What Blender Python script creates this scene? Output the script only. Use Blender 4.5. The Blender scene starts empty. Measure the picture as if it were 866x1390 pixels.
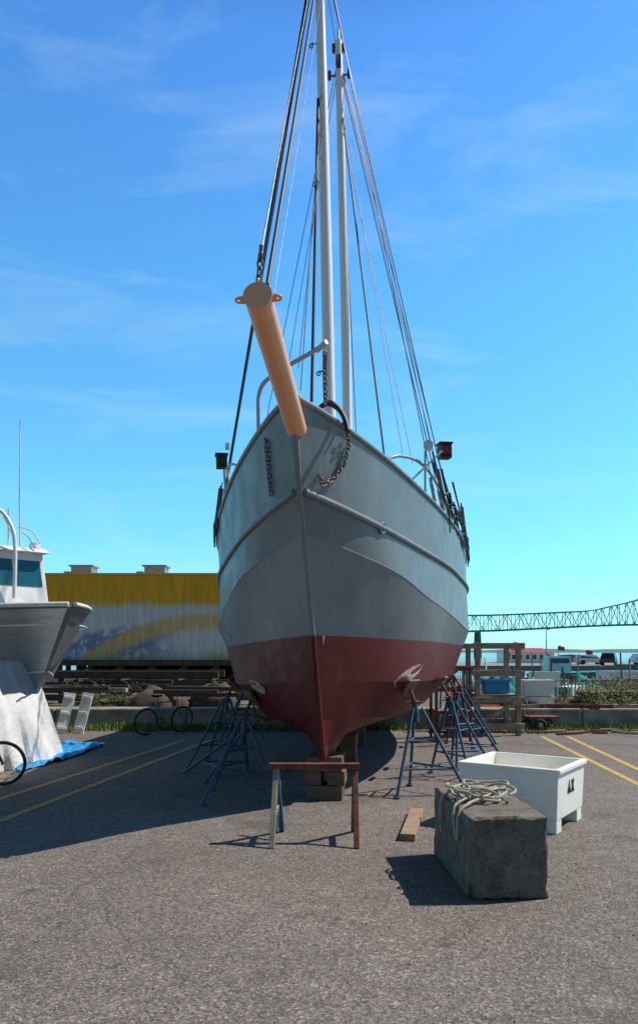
import bpy, math, random
from mathutils import Vector, Matrix, noise
from mathutils.bvhtree import BVHTree
random.seed(7)
F=1010.0; HZ=885.0; H=1.75
def W(px,py,D): return Vector(((px-433)/F*D, D, H+(HZ-py)/F*D))
def G(px,py,z=0.0):
    D=(H-z)*F/(py-HZ); return Vector(((px-433)/F*D,D,z))
scene=bpy.context.scene
# ---------------------------------------------------------------- materials
def new_mat(name):
    m=bpy.data.materials.new(name); m.use_nodes=True
    nt=m.node_tree; b=nt.nodes['Principled BSDF']; return m,nt,b
def N(nt,t,**kw):
    n=nt.nodes.new(t)
    for k,v in kw.items(): setattr(n,k,v)
    return n
def mixc(nt,fac,a,b,bt='MIX'):
    n=N(nt,'ShaderNodeMix',data_type='RGBA',blend_type=bt)
    for idx,v in ((0,fac),(6,a),(7,b)):
        if isinstance(v,(int,float)): n.inputs[idx].default_value=v
        elif isinstance(v,(tuple,list)): n.inputs[idx].default_value=(*v[:3],1)
        else: nt.links.new(v,n.inputs[idx])
    return n.outputs[2]
def ramp(nt,src,stops):
    r=N(nt,'ShaderNodeValToRGB'); nt.links.new(src,r.inputs[0])
    e=r.color_ramp.elements
    while len(e)<len(stops): e.new(0.5)
    for i,(p,c) in enumerate(stops):
        e[i].position=p; e[i].color=(c,c,c,1) if isinstance(c,(int,float)) else (*c,1)
    return r.outputs[0]
def tex(nt,scale,detail=6,rough=.6,stretch=None,coord='Object'):
    tc=N(nt,'ShaderNodeTexCoord'); mp=N(nt,'ShaderNodeMapping')
    if stretch: mp.inputs['Scale'].default_value=stretch
    nt.links.new(tc.outputs[coord],mp.inputs[0])
    n=N(nt,'ShaderNodeTexNoise'); n.inputs['Scale'].default_value=scale
    n.inputs['Detail'].default_value=detail; n.inputs['Roughness'].default_value=rough
    nt.links.new(mp.outputs[0],n.inputs[0]); return n.outputs['Fac']
def bump(nt,b,src,strength=.3,dist=.01):
    n=N(nt,'ShaderNodeBump'); n.inputs['Strength'].default_value=strength; n.inputs['Distance'].default_value=dist
    nt.links.new(src,n.inputs['Height']); nt.links.new(n.outputs[0],b.inputs['Normal'])
def mat(name,c,rough=.6,metal=0,c2=None,scale=4,lo=.4,hi=.65,bscale=None,bs=.3,bd=.01,stretch=None,coat=0):
    m,nt,b=new_mat(name)
    if c2 is None: c2=tuple(x*.78 for x in c)
    f=ramp(nt,tex(nt,scale,8,.65,stretch),[(lo,0.),(hi,1.)])
    col=mixc(nt,f,c,c2)
    nt.links.new(col,b.inputs['Base Color'])
    b.inputs['Roughness'].default_value=rough; b.inputs['Metallic'].default_value=metal
    if coat: b.inputs['Coat Weight'].default_value=coat
    if bscale: bump(nt,b,tex(nt,bscale,5),bs,bd)
    return m
def asphalt():
    m,nt,b=new_mat('asphalt_mat')
    big=ramp(nt,tex(nt,.35,6,.6),[(.35,0),(.7,1)])
    c=mixc(nt,big,(.165,.137,.116),(.235,.20,.172))
    med=ramp(nt,tex(nt,5,8,.7),[(.4,0),(.7,.65)])
    c=mixc(nt,med,c,(.13,.107,.09))
    tc=N(nt,'ShaderNodeTexCoord')
    v=N(nt,'ShaderNodeTexVoronoi'); v.inputs['Scale'].default_value=75; nt.links.new(tc.outputs['Object'],v.inputs[0])
    hs=N(nt,'ShaderNodeSeparateColor'); nt.links.new(v.outputs['Color'],hs.inputs[0])
    st=ramp(nt,hs.outputs[0],[(0,.45),(.55,.95),(.85,1.15),(1,1.9)])
    c=mixc(nt,1.0,c,st,'MULTIPLY')
    f2=ramp(nt,tex(nt,150,3,.7),[(.35,.65),(.65,1.3)])
    c=mixc(nt,1.0,c,f2,'MULTIPLY')
    s=ramp(nt,tex(nt,.9,5,.6),[(.56,0),(.68,.55)])
    c=mixc(nt,s,c,(.075,.062,.053))
    s=ramp(nt,tex(nt,3.2,3,.5),[(.68,0),(.72,.6)])
    c=mixc(nt,s,c,(.06,.05,.043))
    nz=N(nt,'ShaderNodeTexNoise'); nz.inputs['Scale'].default_value=1.2; nz.inputs['Detail'].default_value=6; nt.links.new(tc.outputs['Object'],nz.inputs[0])
    ad=N(nt,'ShaderNodeVectorMath',operation='MULTIPLY_ADD'); ad.inputs[1].default_value=(.9,.9,.9)
    nt.links.new(nz.outputs['Color'],ad.inputs[0]); nt.links.new(tc.outputs['Object'],ad.inputs[2])
    v2=N(nt,'ShaderNodeTexVoronoi',feature='DISTANCE_TO_EDGE'); v2.inputs['Scale'].default_value=.22; nt.links.new(ad.outputs[0],v2.inputs[0])
    cr=ramp(nt,v2.outputs['Distance'],[(0,.5),(.0022,0)])
    c=mixc(nt,cr,c,(.06,.052,.045))
    nt.links.new(c,b.inputs['Base Color']); b.inputs['Roughness'].default_value=.9
    b.inputs['Specular IOR Level'].default_value=.3
    bump(nt,b,v.outputs['Distance'],.5,.006)
    return m
M={}
M['asphalt']=asphalt()
M['dirt']=mat('dirt_mat',(.16,.13,.10),.95,c2=(.09,.08,.06),scale=2,bscale=12,bs=.6,bd=.03)
M['conc']=mat('concrete_mat',(.33,.29,.24),.9,c2=(.16,.14,.115),scale=3,bscale=30,bs=.5,bd=.01)
def conc_dark():
    m,nt,b=new_mat('rough_concrete_mat')
    f=ramp(nt,tex(nt,7,10,.75),[(.35,0),(.65,1)])
    c=mixc(nt,f,(.30,.255,.20),(.12,.10,.08))
    p=ramp(nt,tex(nt,38,4,.7),[(.33,0.),(.44,1.)])
    c=mixc(nt,p,(.05,.045,.038),c)
    nt.links.new(c,b.inputs['Base Color']); b.inputs['Roughness'].default_value=.95
    bump(nt,b,tex(nt,30,8,.75),1.,.03); return m
M['block']=conc_dark()
def yellow_paint():
    m,nt,b=new_mat('worn_yellow_paint_mat')
    f=ramp(nt,tex(nt,14,8,.8),[(.42,0),(.6,1)])
    c=mixc(nt,f,(.66,.40,.02),(.27,.2,.10))
    nt.links.new(c,b.inputs['Base Color']); b.inputs['Roughness'].default_value=.8; return m
M['yline']=yellow_paint()
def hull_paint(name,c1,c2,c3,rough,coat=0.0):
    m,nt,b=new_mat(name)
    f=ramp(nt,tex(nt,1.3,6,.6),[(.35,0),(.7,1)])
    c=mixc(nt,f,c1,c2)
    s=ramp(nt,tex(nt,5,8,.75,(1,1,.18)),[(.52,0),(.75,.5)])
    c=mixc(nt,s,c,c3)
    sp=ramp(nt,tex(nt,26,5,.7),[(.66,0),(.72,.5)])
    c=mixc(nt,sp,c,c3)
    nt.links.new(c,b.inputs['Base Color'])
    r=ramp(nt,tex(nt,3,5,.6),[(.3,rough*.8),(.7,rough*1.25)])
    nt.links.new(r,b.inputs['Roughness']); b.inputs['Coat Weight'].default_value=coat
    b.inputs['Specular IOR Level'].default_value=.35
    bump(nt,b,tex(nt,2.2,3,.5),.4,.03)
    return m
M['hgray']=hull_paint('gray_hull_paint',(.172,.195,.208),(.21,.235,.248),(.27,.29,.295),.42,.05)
M['hgray2']=hull_paint('darker_gray_hull_strip',(.14,.16,.173),(.17,.192,.204),(.22,.24,.248),.42,.05)  # darker copy of the hull gray, for the strip under the rub rail
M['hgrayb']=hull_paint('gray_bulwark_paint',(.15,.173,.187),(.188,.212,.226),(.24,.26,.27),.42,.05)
M['hred']=hull_paint('red_antifouling_paint',(.10,.008,.010),(.135,.012,.013),(.18,.045,.04),.48)
M['primer']=mat('primer_patch',(.44,.42,.39),.7,c2=(.2,.10,.09),scale=20)
M['rail']=mat('gray_rail_paint',(.36,.39,.41),.4,c2=(.44,.46,.47),scale=8)
M['white']=mat('white_paint',(.82,.82,.8),.4,c2=(.68,.67,.64),scale=5)
M['mast']=mat('mast_white_paint',(.9,.88,.84),.35,c2=(.8,.78,.73),scale=6,lo=.5,hi=.75)
M['peach']=mat('peach_primer_paint',(.88,.43,.23),.45,c2=(.80,.37,.18),scale=7,lo=.45,hi=.8)
M['black']=mat('black_rubber',(.018,.018,.02),.5)
M['wire']=mat('wire_steel',(.2,.2,.22),.45,.5)
M['steel']=mat('galvanised_steel',(.42,.42,.42),.4,.8,c2=(.2,.17,.14),scale=12)
M['chain']=mat('dark_chain_steel',(.2,.19,.18),.5,.6,c2=(.2,.11,.07),scale=30)
M['alu']=mat('aluminium_plate',(.42,.43,.44),.4,.4,c2=(.33,.34,.35),scale=3,stretch=(1,1,4))
M['blue']=mat('blue_stand_paint',(.02,.10,.19),.5,c2=(.05,.065,.08),scale=15)
M['rust']=mat('rust_steel',(.22,.06,.03),.8,c2=(.10,.035,.022),scale=14,bscale=40)
M['wood']=mat('weathered_wood',(.36,.25,.155),.85,c2=(.2,.135,.085),scale=4,stretch=(1,8,8),bscale=20)
M['woodb']=mat('brown_cribbing_wood',(.19,.115,.065),.85,c2=(.10,.06,.035),scale=5,stretch=(1,8,8),bscale=20)
M['woodd']=mat('dark_timber',(.10,.068,.045),.9,c2=(.05,.036,.026),scale=5,bscale=20)
M['woodg']=mat('gray_timber',(.36,.30,.23),.9,c2=(.2,.16,.12),scale=6,bscale=20)
M['plastic']=mat('white_plastic',(.88,.86,.79),.5,c2=(.74,.69,.57),scale=3,lo=.5,hi=.8)
M['rope']=mat('rope_fibre',(.5,.45,.36),.9,c2=(.32,.27,.2),scale=30,bscale=80,bs=.8)
M['glass']=mat('tinted_glass',(.02,.13,.17),.08)
M['red']=mat('red_paint',(.38,.025,.02),.4)
M['lens']=mat('red_lens',(.25,.01,.01),.15)
M['yellow']=mat('amber',(.85,.40,.02),.5)
M['teal']=mat('teal_net',(.03,.33,.29),.9,c2=(.02,.16,.15),scale=8,bscale=30,bs=1,bd=.05)
M['orange']=mat('orange_plastic',(.7,.16,.03),.6)
M['btarp']=mat('blue_tarp',(.02,.23,.58),.45,c2=(.03,.31,.64),scale=3,bscale=6,bs=.7,bd=.05)
M['wtarp']=mat('white_tarp',(.86,.86,.86),.55,c2=(.77,.78,.80),scale=3,bscale=3,bs=.5,bd=.06)
M['bgreen']=mat('green_bridge_paint',(.19,.40,.36),.6)
M['grass']=mat('grass_blades',(.10,.19,.03),.8,c2=(.18,.21,.05),scale=9)
M['leaf']=mat('shrub_leaves',(.08,.12,.03),.8,c2=(.2,.17,.05),scale=5)
M['tyre']=mat('tyre_rubber',(.02,.02,.02),.8)
M['cardark']=mat('car_dark_paint',(.03,.035,.045),.25)
M['carw']=mat('car_white_paint',(.7,.7,.7),.3)
M['teal2']=mat('bike_teal_paint',(.03,.3,.3),.4)
M['hill']=mat('hill_forest',(.10,.17,.2),1)
def water():
    m,nt,b=new_mat('river_water'); b.inputs['Base Color'].default_value=(.03,.09,.12,1); b.inputs['Roughness'].default_value=.15
    bump(nt,b,tex(nt,.8,6),.4,.3); return m
M['water']=water()
def mural():
    m,nt,b=new_mat('corrugated_mural_wall')
    tc=N(nt,'ShaderNodeTexCoord'); sp=N(nt,'ShaderNodeSeparateXYZ'); nt.links.new(tc.outputs['Object'],sp.inputs[0])
    def math_(op,a,b2):
        n=N(nt,'ShaderNodeMath',operation=op)
        for i,v in enumerate((a,b2)):
            if isinstance(v,(int,float)): n.inputs[i].default_value=v
            else: nt.links.new(v,n.inputs[i])
        return n.outputs[0]
    X,Z=sp.outputs[0],sp.outputs[2]
    wob=math_('MULTIPLY',math_('SUBTRACT',tex(nt,.5,6,.6),.5),1.6)
    Zw=math_('ADD',Z,wob)
    white=(.80,.72,.70); yel=(1.0,.47,.012); blue=(.16,.22,.40)
    bz=math_('MULTIPLY',ramp(nt,math_('DIVIDE',Zw,6.),[(.45,1.),(.52,0.)]),ramp(nt,math_('DIVIDE',math_('ADD',X,16.),16.),[(.45,1.),(.56,0.)]))
    bzm=math_('MULTIPLY',bz,ramp(nt,tex(nt,1.6,5,.7),[(.38,0.),(.50,.85)]))
    c=mixc(nt,bzm,white,blue)
    dx=math_('ADD',X,5.5); arc=math_('SUBTRACT',Z,math_('SUBTRACT',3.3,math_('MULTIPLY',math_('MULTIPLY',dx,dx),.05)))
    ab=ramp(nt,math_('ABSOLUTE',math_('ADD',arc,math_('MULTIPLY',wob,.3)),0),[(.25,.85),(.6,0.)])
    c=mixc(nt,ab,c,(.88,.52,.16))
    hh=math_('MULTIPLY',ramp(nt,math_('DIVIDE',Zw,6.),[(.27,1.),(.33,0.)]),ramp(nt,tex(nt,.35,4,.6),[(.45,0.),(.6,.9)]))
    c=mixc(nt,hh,c,(.90,.52,.15))
    ty=ramp(nt,math_('DIVIDE',math_('ADD',Z,math_('MULTIPLY',wob,.5)),6.),[(.66,0.),(.72,1.)])
    c=mixc(nt,ty,c,yel)
    st=ramp(nt,tex(nt,2,8,.7,(2.5,1,.25)),[(.35,.72),(.65,1.05)])
    c=mixc(nt,1.,c,st,'MULTIPLY')
    rst=ramp(nt,tex(nt,2.5,8,.75,(1.2,1,.3)),[(.6,0.),(.72,.5)])
    c=mixc(nt,rst,c,(.35,.2,.1))
    nt.links.new(c,b.inputs['Base Color']); b.inputs['Roughness'].default_value=.7
    return m
M['mural']=mural()
# ---------------------------------------------------------------- mesh builder
class MB:
    def __init__(s): s.v=[];s.f=[];s.m=[];s.sm=[]
    def add(s,vs,fs,mi=0,smooth=False):
        o=len(s.v); s.v+= [tuple(v) for v in vs]
        for f in fs: s.f.append([i+o for i in f]); s.m.append(mi); s.sm.append(smooth)
    def hexa(s,p,mi=0):
        s.add(p,[(0,1,2,3),(7,6,5,4),(0,4,5,1),(1,5,6,2),(2,6,7,3),(3,7,4,0)],mi)
    def box(s,c,d,rot=0,mi=0,R=None):
        c=Vector(c); hx,hy,hz=d[0]/2,d[1]/2,d[2]/2
        R=R or Matrix.Rotation(rot,3,'Z')
        s.hexa([c+R@Vector(q) for q in [(-hx,-hy,-hz),(-hx,hy,-hz),(hx,hy,-hz),(hx,-hy,-hz),(-hx,-hy,hz),(-hx,hy,hz),(hx,hy,hz),(hx,-hy,hz)]],mi)
    def beam(s,a,b,w,h,mi=0):
        a=Vector(a);b=Vector(b);d=(b-a); L=d.length; q=d.to_track_quat('Y','Z').to_matrix()
        s.box((a+b)/2,(w,L,h),R=q,mi=mi)
    def tube(s,pts,r,n=8,mi=0,cap=True,closed=False):
        pts=[Vector(p) for p in pts]; k=len(pts)
        rs=r if isinstance(r,(list,tuple)) else [r]*k
        up=None; rings=[]
        for i,p in enumerate(pts):
            if closed: t=(pts[(i+1)%k]-pts[i-1])
            else: t=pts[min(i+1,k-1)]-pts[max(i-1,0)]
            t=t.normalized() if t.length>1e-9 else Vector((0,0,1))
            if up is None: up=t.orthogonal().normalized()
            up=(up-t*up.dot(t)); up=up.normalized() if up.length>1e-6 else t.orthogonal().normalized()
            bi=t.cross(up)
            rings.append([p+(up*math.cos(2*math.pi*j/n)+bi*math.sin(2*math.pi*j/n))*rs[i] for j in range(n)])
        vs=[v for R_ in rings for v in R_]; fs=[]
        for i in range(k if closed else k-1):
            a=i*n; b=((i+1)%k)*n
            for j in range(n): fs.append((a+j,a+(j+1)%n,b+(j+1)%n,b+j))
        s.add(vs,fs,mi,True)
        if cap and not closed:
            s.add(rings[0],[tuple(range(n))],mi); s.add(rings[-1],[tuple(range(n))],mi)
    def ring(s,c,axis,R_,r,n=24,m=8,mi=0):
        q=Vector(axis).to_track_quat('Z','Y').to_matrix(); c=Vector(c)
        s.tube([c+q@Vector((R_*math.cos(2*math.pi*i/n),R_*math.sin(2*math.pi*i/n),0)) for i in range(n)],r,m,mi,closed=True)
    def chain(s,pts,link=.06,r=.007,mi=0):
        pts=[Vector(p) for p in pts]
        segs=[(a,b) for a,b in zip(pts,pts[1:])]; tot=sum((b-a).length for a,b in segs)
        n=max(2,int(tot/(link*.72)))
        for i in range(n):
            d=tot*(i+.5)/n
            for a,b in segs:
                L=(b-a).length
                if d<=L: break
                d-=L
            c=a+(b-a)*(d/L); t=(b-a).normalized(); u=t.orthogonal().normalized()
            u=(Matrix.Rotation((i%2)*math.pi/2,3,t)@u)
            P=[]
            for j in range(12):
                an=2*math.pi*j/12; ca,sa=math.cos(an),math.sin(an)
                P.append(c+t*(link/2*ca*1.0)+u*(link*.32*(1 if sa>0 else -1)*abs(sa)**.7))
            s.tube(P,r,5,mi,closed=True)
    def mound(s,c,rx,ry,h,mi=0,seed=0,n=16,rg=.35):
        c=Vector(c); vs=[];fs=[]
        for i in range(n+1):
            rr=i/n
            for j in range(n*2):
                a=math.pi*j/n; 
                k=1+rg*noise.noise(Vector((math.cos(a)*2,math.sin(a)*2,seed*3.1)))
                z=h*math.sqrt(max(0,1-rr*rr))*(1+rg*1.3*noise.noise(Vector((rr*math.cos(a)*3,rr*math.sin(a)*3,seed*1.7+5))))+.06*h*random.random()
                vs.append(c+Vector((rx*rr*k*math.cos(a),ry*rr*k*math.sin(a),z if i<n else 0)))
        for i in range(n):
            for j in range(n*2):
                a=i*n*2+j;b=i*n*2+(j+1)%(n*2); fs.append((a,b,b+n*2,a+n*2))
        s.add(vs,fs,mi,True)
    def finish(s,name,mats,parent=None,bevel=0):
        me=bpy.data.meshes.new(name); me.from_pydata(s.v,[],s.f)
        for k in mats: me.materials.append(M[k] if isinstance(k,str) else k)
        me.polygons.foreach_set('material_index',s.m); me.polygons.foreach_set('use_smooth',s.sm)
        me.update()
        o=bpy.data.objects.new(name,me); scene.collection.objects.link(o)
        if parent: o.parent=parent
        if bevel:
            md=o.modifiers.new('bevel','BEVEL'); md.width=bevel; md.segments=2; md.limit_method='ANGLE'
        return o
def emp(name,mtx=None):
    e=bpy.data.objects.new(name,None); scene.collection.objects.link(e)
    e.empty_display_size=.3
    if mtx is not None: e.matrix_world=mtx
    return e
def place(x,y,z=0,rz=0,sc=1): return Matrix.Translation((x,y,z))@Matrix.Rotation(rz,4,'Z')@Matrix.Scale(sc,4)
def pchip(pts):
    xs=[p[0] for p in pts]; ys=[p[1] for p in pts]; n=len(xs)
    d=[(ys[i+1]-ys[i])/(xs[i+1]-xs[i]) for i in range(n-1)]; m=[d[0]]
    for i in range(1,n-1): m.append(0 if d[i-1]*d[i]<=0 else 2*d[i-1]*d[i]/(d[i-1]+d[i]))
    m.append(d[-1])
    def f(x):
        if x<=xs[0]: return ys[0]
        if x>=xs[-1]: return ys[-1]
        i=max(j for j in range(n-1) if xs[j]<=x); h=xs[i+1]-xs[i]; t=(x-xs[i])/h
        return (2*t**3-3*t*t+1)*ys[i]+(t**3-2*t*t+t)*h*m[i]+(-2*t**3+3*t*t)*ys[i+1]+(t**3-t*t)*h*m[i+1]
    return f
# ---------------------------------------------------------------- ground
mb=MB(); mb.hexa([(-90,-40,-3.2),(-90,17.4,-3.2),(90,17.4,-3.2),(90,-40,-3.2),(-90,-40,0),(-90,17.4,0),(90,17.4,0),(90,-40,0)])
mb.finish('asphalt_ground',['asphalt'])
mb=MB(); mb.hexa([(-90,17.4,-3.2),(-90,52,-3.2),(90,52,-3.2),(90,17.4,-3.2),(-90,17.4,-.12),(-90,52,-.12),(90,52,-.12),(90,17.4,-.12)])
mb.finish('dirt_ground',['dirt'])
mb=MB(); mb.add([(-9000,-3000,-2.4),(9000,-3000,-2.4),(9000,12000,-2.4),(-9000,12000,-2.4)],[(0,1,2,3)]); mb.finish('river_water',['water'])
mb=MB()
def strip(a,b,w,z=.004):
    a=Vector((a.x,a.y,z));b=Vector((b.x,b.y,z)); d=(b-a); p=Vector((-d.y,d.x,0)).normalized()*w/2
    mb.add([a-p,b-p,b+p,a+p],[(0,1,2,3)])
for (a,b) in (((0,1115),(285,1005)),((0,1085),(250,1005)),((735,1000),(866,1065)),((770,1000),(866,1045))):
    A=G(*a);B=G(*b)
    if A.y>B.y: A,B=B,A
    strip(A-(B-A).normalized()*2.5,B,.10)
mb.finish('parking_lines',['yline'])
mb=MB(); x=-30; 
while x<30:
    L=3.0; mb.hexa([(x,16.9,-.1),(x,17.6,-.1),(x+L-.02,17.6,-.1),(x+L-.02,16.9,-.1),(x,16.95,.46),(x,17.55,.46),(x+L-.02,17.55,.46),(x+L-.02,16.95,.46)]); x+=L
mb.finish('concrete_wall',['conc'],bevel=.03)
mb=MB()
def tuft(x,y,h,n,spread,z=0):
    for _ in range(n):
        bx=x+random.gauss(0,spread); by=y+random.gauss(0,spread*.5); a=random.random()*6.28; hh=h*random.uniform(.4,1.1); l=random.uniform(.1,.6)*hh
        p=Vector((bx,by,z)); d=Vector((math.cos(a),math.sin(a),0)); w=Vector((-d.y,d.x,0))*.012
        mb.add([p-w,p+w,p+d*l*.4+Vector((0,0,hh*.7))+w*.6,p+d*l+Vector((0,0,hh))],[(0,1,2,3)])
x=-11
while x<12:
    dens=noise.noise(Vector((x*.6,2,3)))
    if dens>-.25: tuft(x,16.72+random.uniform(-.15,.1),.16+.14*max(0,dens),26,.16)
    x+=.13
for _ in range(90): tuft(random.uniform(3.5,10),random.uniform(15.9,16.7),.12,14,.15)
for _ in range(60): tuft(random.uniform(-6.5,-2.2),random.uniform(16.2,16.8),.16,14,.15)
for _ in range(90): tuft(random.uniform(5.2,9.5),random.uniform(17.7,19),.38,10,.15,-.1)
mb.finish('grass',['grass'])
# ---------------------------------------------------------------- main boat
A=math.radians(6.0)
BM=Matrix.Translation((-.155,6.7,0))@Matrix.Rotation(-A,4,'Z')@Matrix.Rotation(math.radians(-1.2),4,'Y')
BI=BM.inverted()
boat=emp('fishing_boat',BM)
def L(px,py,D): return BI@W(px,py,D)
LEN=14.
rows=[ # s0, breadth, height
 (1.95,[(1.95,.04),(2.6,.1),(14,.1)],[(1.95,.52),(14,.52)]),
 (1.88,[(1.88,.05),(2.3,.13),(14,.13)],[(1.88,.66),(14,.70)]),
 (1.72,[(1.72,.04),(2.3,.46),(3.3,.90),(5,1.22),(6.5,1.4),(8,1.45),(14,.9)],[(1.72,.98),(3.3,.90),(14,.95)]),
 (1.5,[(1.5,.035),(2.2,.60),(2.8,1.04),(3.5,1.33),(5,1.66),(6.5,1.85),(8,1.9),(14,1.3)],[(1.5,1.42),(3.5,1.34),(14,1.4)]),
 (1.25,[(1.25,.03),(2,.60),(2.8,1.10),(3.5,1.40),(5,1.80),(6.5,2.04),(8,2.1),(14,1.6)],[(1.25,1.93),(3,1.87),(6,1.82),(14,1.85)]),
 (.62,[(.62,.03),(1.3,.52),(2.0,.95),(2.8,1.28),(3.5,1.52),(5,1.91),(6.5,2.13),(8,2.17),(14,1.68)],[(.62,2.92),(2,2.62),(3,2.38),(6,2.06),(14,2.2)]),
 (.35,[(.35,.04),(.9,.40),(1.5,.73),(2.85,1.27),(4.3,1.73),(6.5,2.11),(8,2.17),(14,1.72)],[(.35,3.27),(1.5,3.1),(2.85,2.98),(6.5,2.78),(9,2.76),(14,2.95)]),
 (.0,[(0,.04),(.3,.24),(.7,.46),(1.5,.83),(2.5,1.21),(3.3,1.47),(5,1.91),(6,2.06),(8,2.2),(11,2.12),(14,1.78)],[(0,4.04),(.7,3.93),(2.5,3.70),(3.3,3.62),(6,3.42),(8,3.38),(14,3.6)]),
]
RF=[(s0,pchip(b),pchip(z)) for s0,b,z in rows]
NS=44
def rowpt(k,i,side,off=0.0,dz=0.0):
    s0,fb,fz=RF[k]; w=(i/NS)**1.5; s=s0+(LEN-s0)*w
    return Vector((side*max(0,fb(s)+off),s,fz(s)+dz))
mb=MB()
for k in range(len(RF)-1):
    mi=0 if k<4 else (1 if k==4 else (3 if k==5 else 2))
    for side in (-1,1):
        vs=[];fs=[]
        for i in range(NS+1): vs+=[rowpt(k,i,side),rowpt(k+1,i,side)]
        for i in range(NS):
            a=2*i; q=(a,a+2,a+3,a+1); fs.append(q if side>0 else q[::-1])
        mb.add(vs,fs,mi,True)
    a,b=rowpt(k,0,-1),rowpt(k,0,1);c,d=rowpt(k+1,0,1),rowpt(k+1,0,-1)
    mb.add([a,b,c,d],[(0,1,2,3)],mi)
    a,b=rowpt(k,NS,-1),rowpt(k,NS,1);c,d=rowpt(k+1,NS,1),rowpt(k+1,NS,-1)
    mb.add([a,b,c,d],[(3,2,1,0)],mi)
for i in range(NS):
    a,b,c,d=rowpt(0,i,-1),rowpt(0,i,1),rowpt(0,i+1,1),rowpt(0,i+1,-1); mb.add([a,b,c,d],[(3,2,1,0)],0)
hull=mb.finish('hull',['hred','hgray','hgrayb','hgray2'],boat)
bvh=BVHTree.FromPolygons([Vector(v) for v in mb.v],mb.f)
CAM=BI@Vector((0,0,H))
def hit(px,py,force=False):
    d=(L(px,py,10)-CAM).normalized(); h=bvh.ray_cast(CAM,d)
    if h[0] is None:
        if not force: return None,None
        h=bvh.find_nearest(L(px,py,9.4))
    n=h[1]; n=n if n.dot(d)<0 else -n
    return h[0],n
mb=MB()
for side in (-1,1):
    vs=[];fs=[]
    for i in range(NS+1): vs+=[rowpt(6,i,side,-.05),rowpt(7,i,side,-.05)]
    for i in range(NS): a=2*i; fs.append((a,a+1,a+3,a+2))
    mb.add(vs,fs,0,True)
vs=[];fs=[]
for i in range(NS+1): vs+=[rowpt(6,i,-1,-.02,.03),rowpt(6,i,1,-.02,.03)]
for i in range(NS): a=2*i; fs.append((a,a+1,a+3,a+2))
mb.add(vs,fs,1)
mb.finish('deck',['hgrayb','woodg'],boat)
mb=MB()
for side in (-1,1):
    mb.tube([rowpt(7,i,side) for i in range(NS+1)],.03,8)
    mb.tube([rowpt(6,i,side,.01) for i in range(NS+1)],.034,8)
    mb.tube([rowpt(5,i,side,-.004) for i in range(NS+1)],.008,6)
mb.tube([rowpt(k,0,1)*.5+rowpt(k,0,-1)*.5+Vector((0,-.005,0)) for k in range(4,8)],[.03,.028,.035,.04],8)
mb.finish('rub_rails',['hgray'],boat)
mb=MB()
mb.tube([(rowpt(k,0,1)+rowpt(k,0,-1))*.5+Vector((0,-.012,0)) for k in range(0,5)],[.05,.047,.040,.034,.031],8)
mb.finish('stem_bar',['hred'],boat)
def patch(poly,m,name,off=.006):
    mb=MB()
    cx=sum(p[0] for p in poly)/len(poly); cy=sum(p[1] for p in poly)/len(poly)
    pts=[(cx,cy)]+list(poly); V=[]
    for p in pts:
        h,n=hit(*p)
        if h is None: return
        V.append(h+n*off)
    k=len(poly); mb.add(V,[(0,1+i,1+(i+1)%k) for i in range(k)],0); mb.finish(name,[m],boat)
def ell(cx,cy,a,b,rot=0,n=12): 
    r=math.radians(rot); return [(cx+a*math.cos(t)*math.cos(r)-b*math.sin(t)*math.sin(r)+random.uniform(-.6,.6),cy+a*math.cos(t)*math.sin(r)+b*math.sin(t)*math.cos(r)) for t in [2*math.pi*i/n for i in range(n)]]
patch(ell(553,917,24,7,-38),'primer','zinc_patch')
patch(ell(350,932,14,5,38),'primer','zinc_patch_port')
patch(ell(308,862,5,3,30),'primer','primer_spot')
patch([(437,862),(441,861),(440,868),(438,876)],'primer','primer_streak')
for j in range(9):
    px=468+j*3.2; py=1000-j*1.9
    patch([(px,py-5),(px+1.4,py-6),(px+1.4,py+4),(px,py+5)],'white','draft_mark',.004)
h,n=hit(517,717)
mb=MB()
if h: mb.ring(h+n*.02,n,.055,.013,16,6); mb.tube([h-n*.01,h+n*.025],.05,12,1)
mb.finish('hawse_fairlead',['hgray','black'],boat)
# bowsprit
mb=MB()
tip=L(350,402,5.0); base=L(411,612,7.35); ax=(tip-base).normalized()
mb.tube([base-ax*.15,tip],.094,32)
mb.tube([tip,tip+ax*.012],.100,32)
sx=ax.cross(Vector((0,0,1))).normalized(); su=sx.cross(ax).normalized()
mb.tube([base-ax*.03,base+ax*.02],.115,24)
for sg in (-1,1):
    c=tip+sx*sg*.10-ax*.03
    mb.box(c,(.05,.06,.018),R=Matrix((sx,ax,su)).transposed())
    mb.ring(c+sx*sg*.032,su,.022,.011,14,6)
c=tip+su*.12-ax*.03
mb.ring(c,sx,.028,.012,14,6)
mb.finish('bowsprit',['peach'],boat)
mb=MB()
ctop=L(354,343,5.0)
mb.chain([c+su*.0,ctop],.06,.008)
mb.tube([ctop-(ctop-c)*.25,ctop+(ctop-c)*.25],[.009,.014],8)
mb.finish('stay_chain',['chain'],boat)
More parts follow.
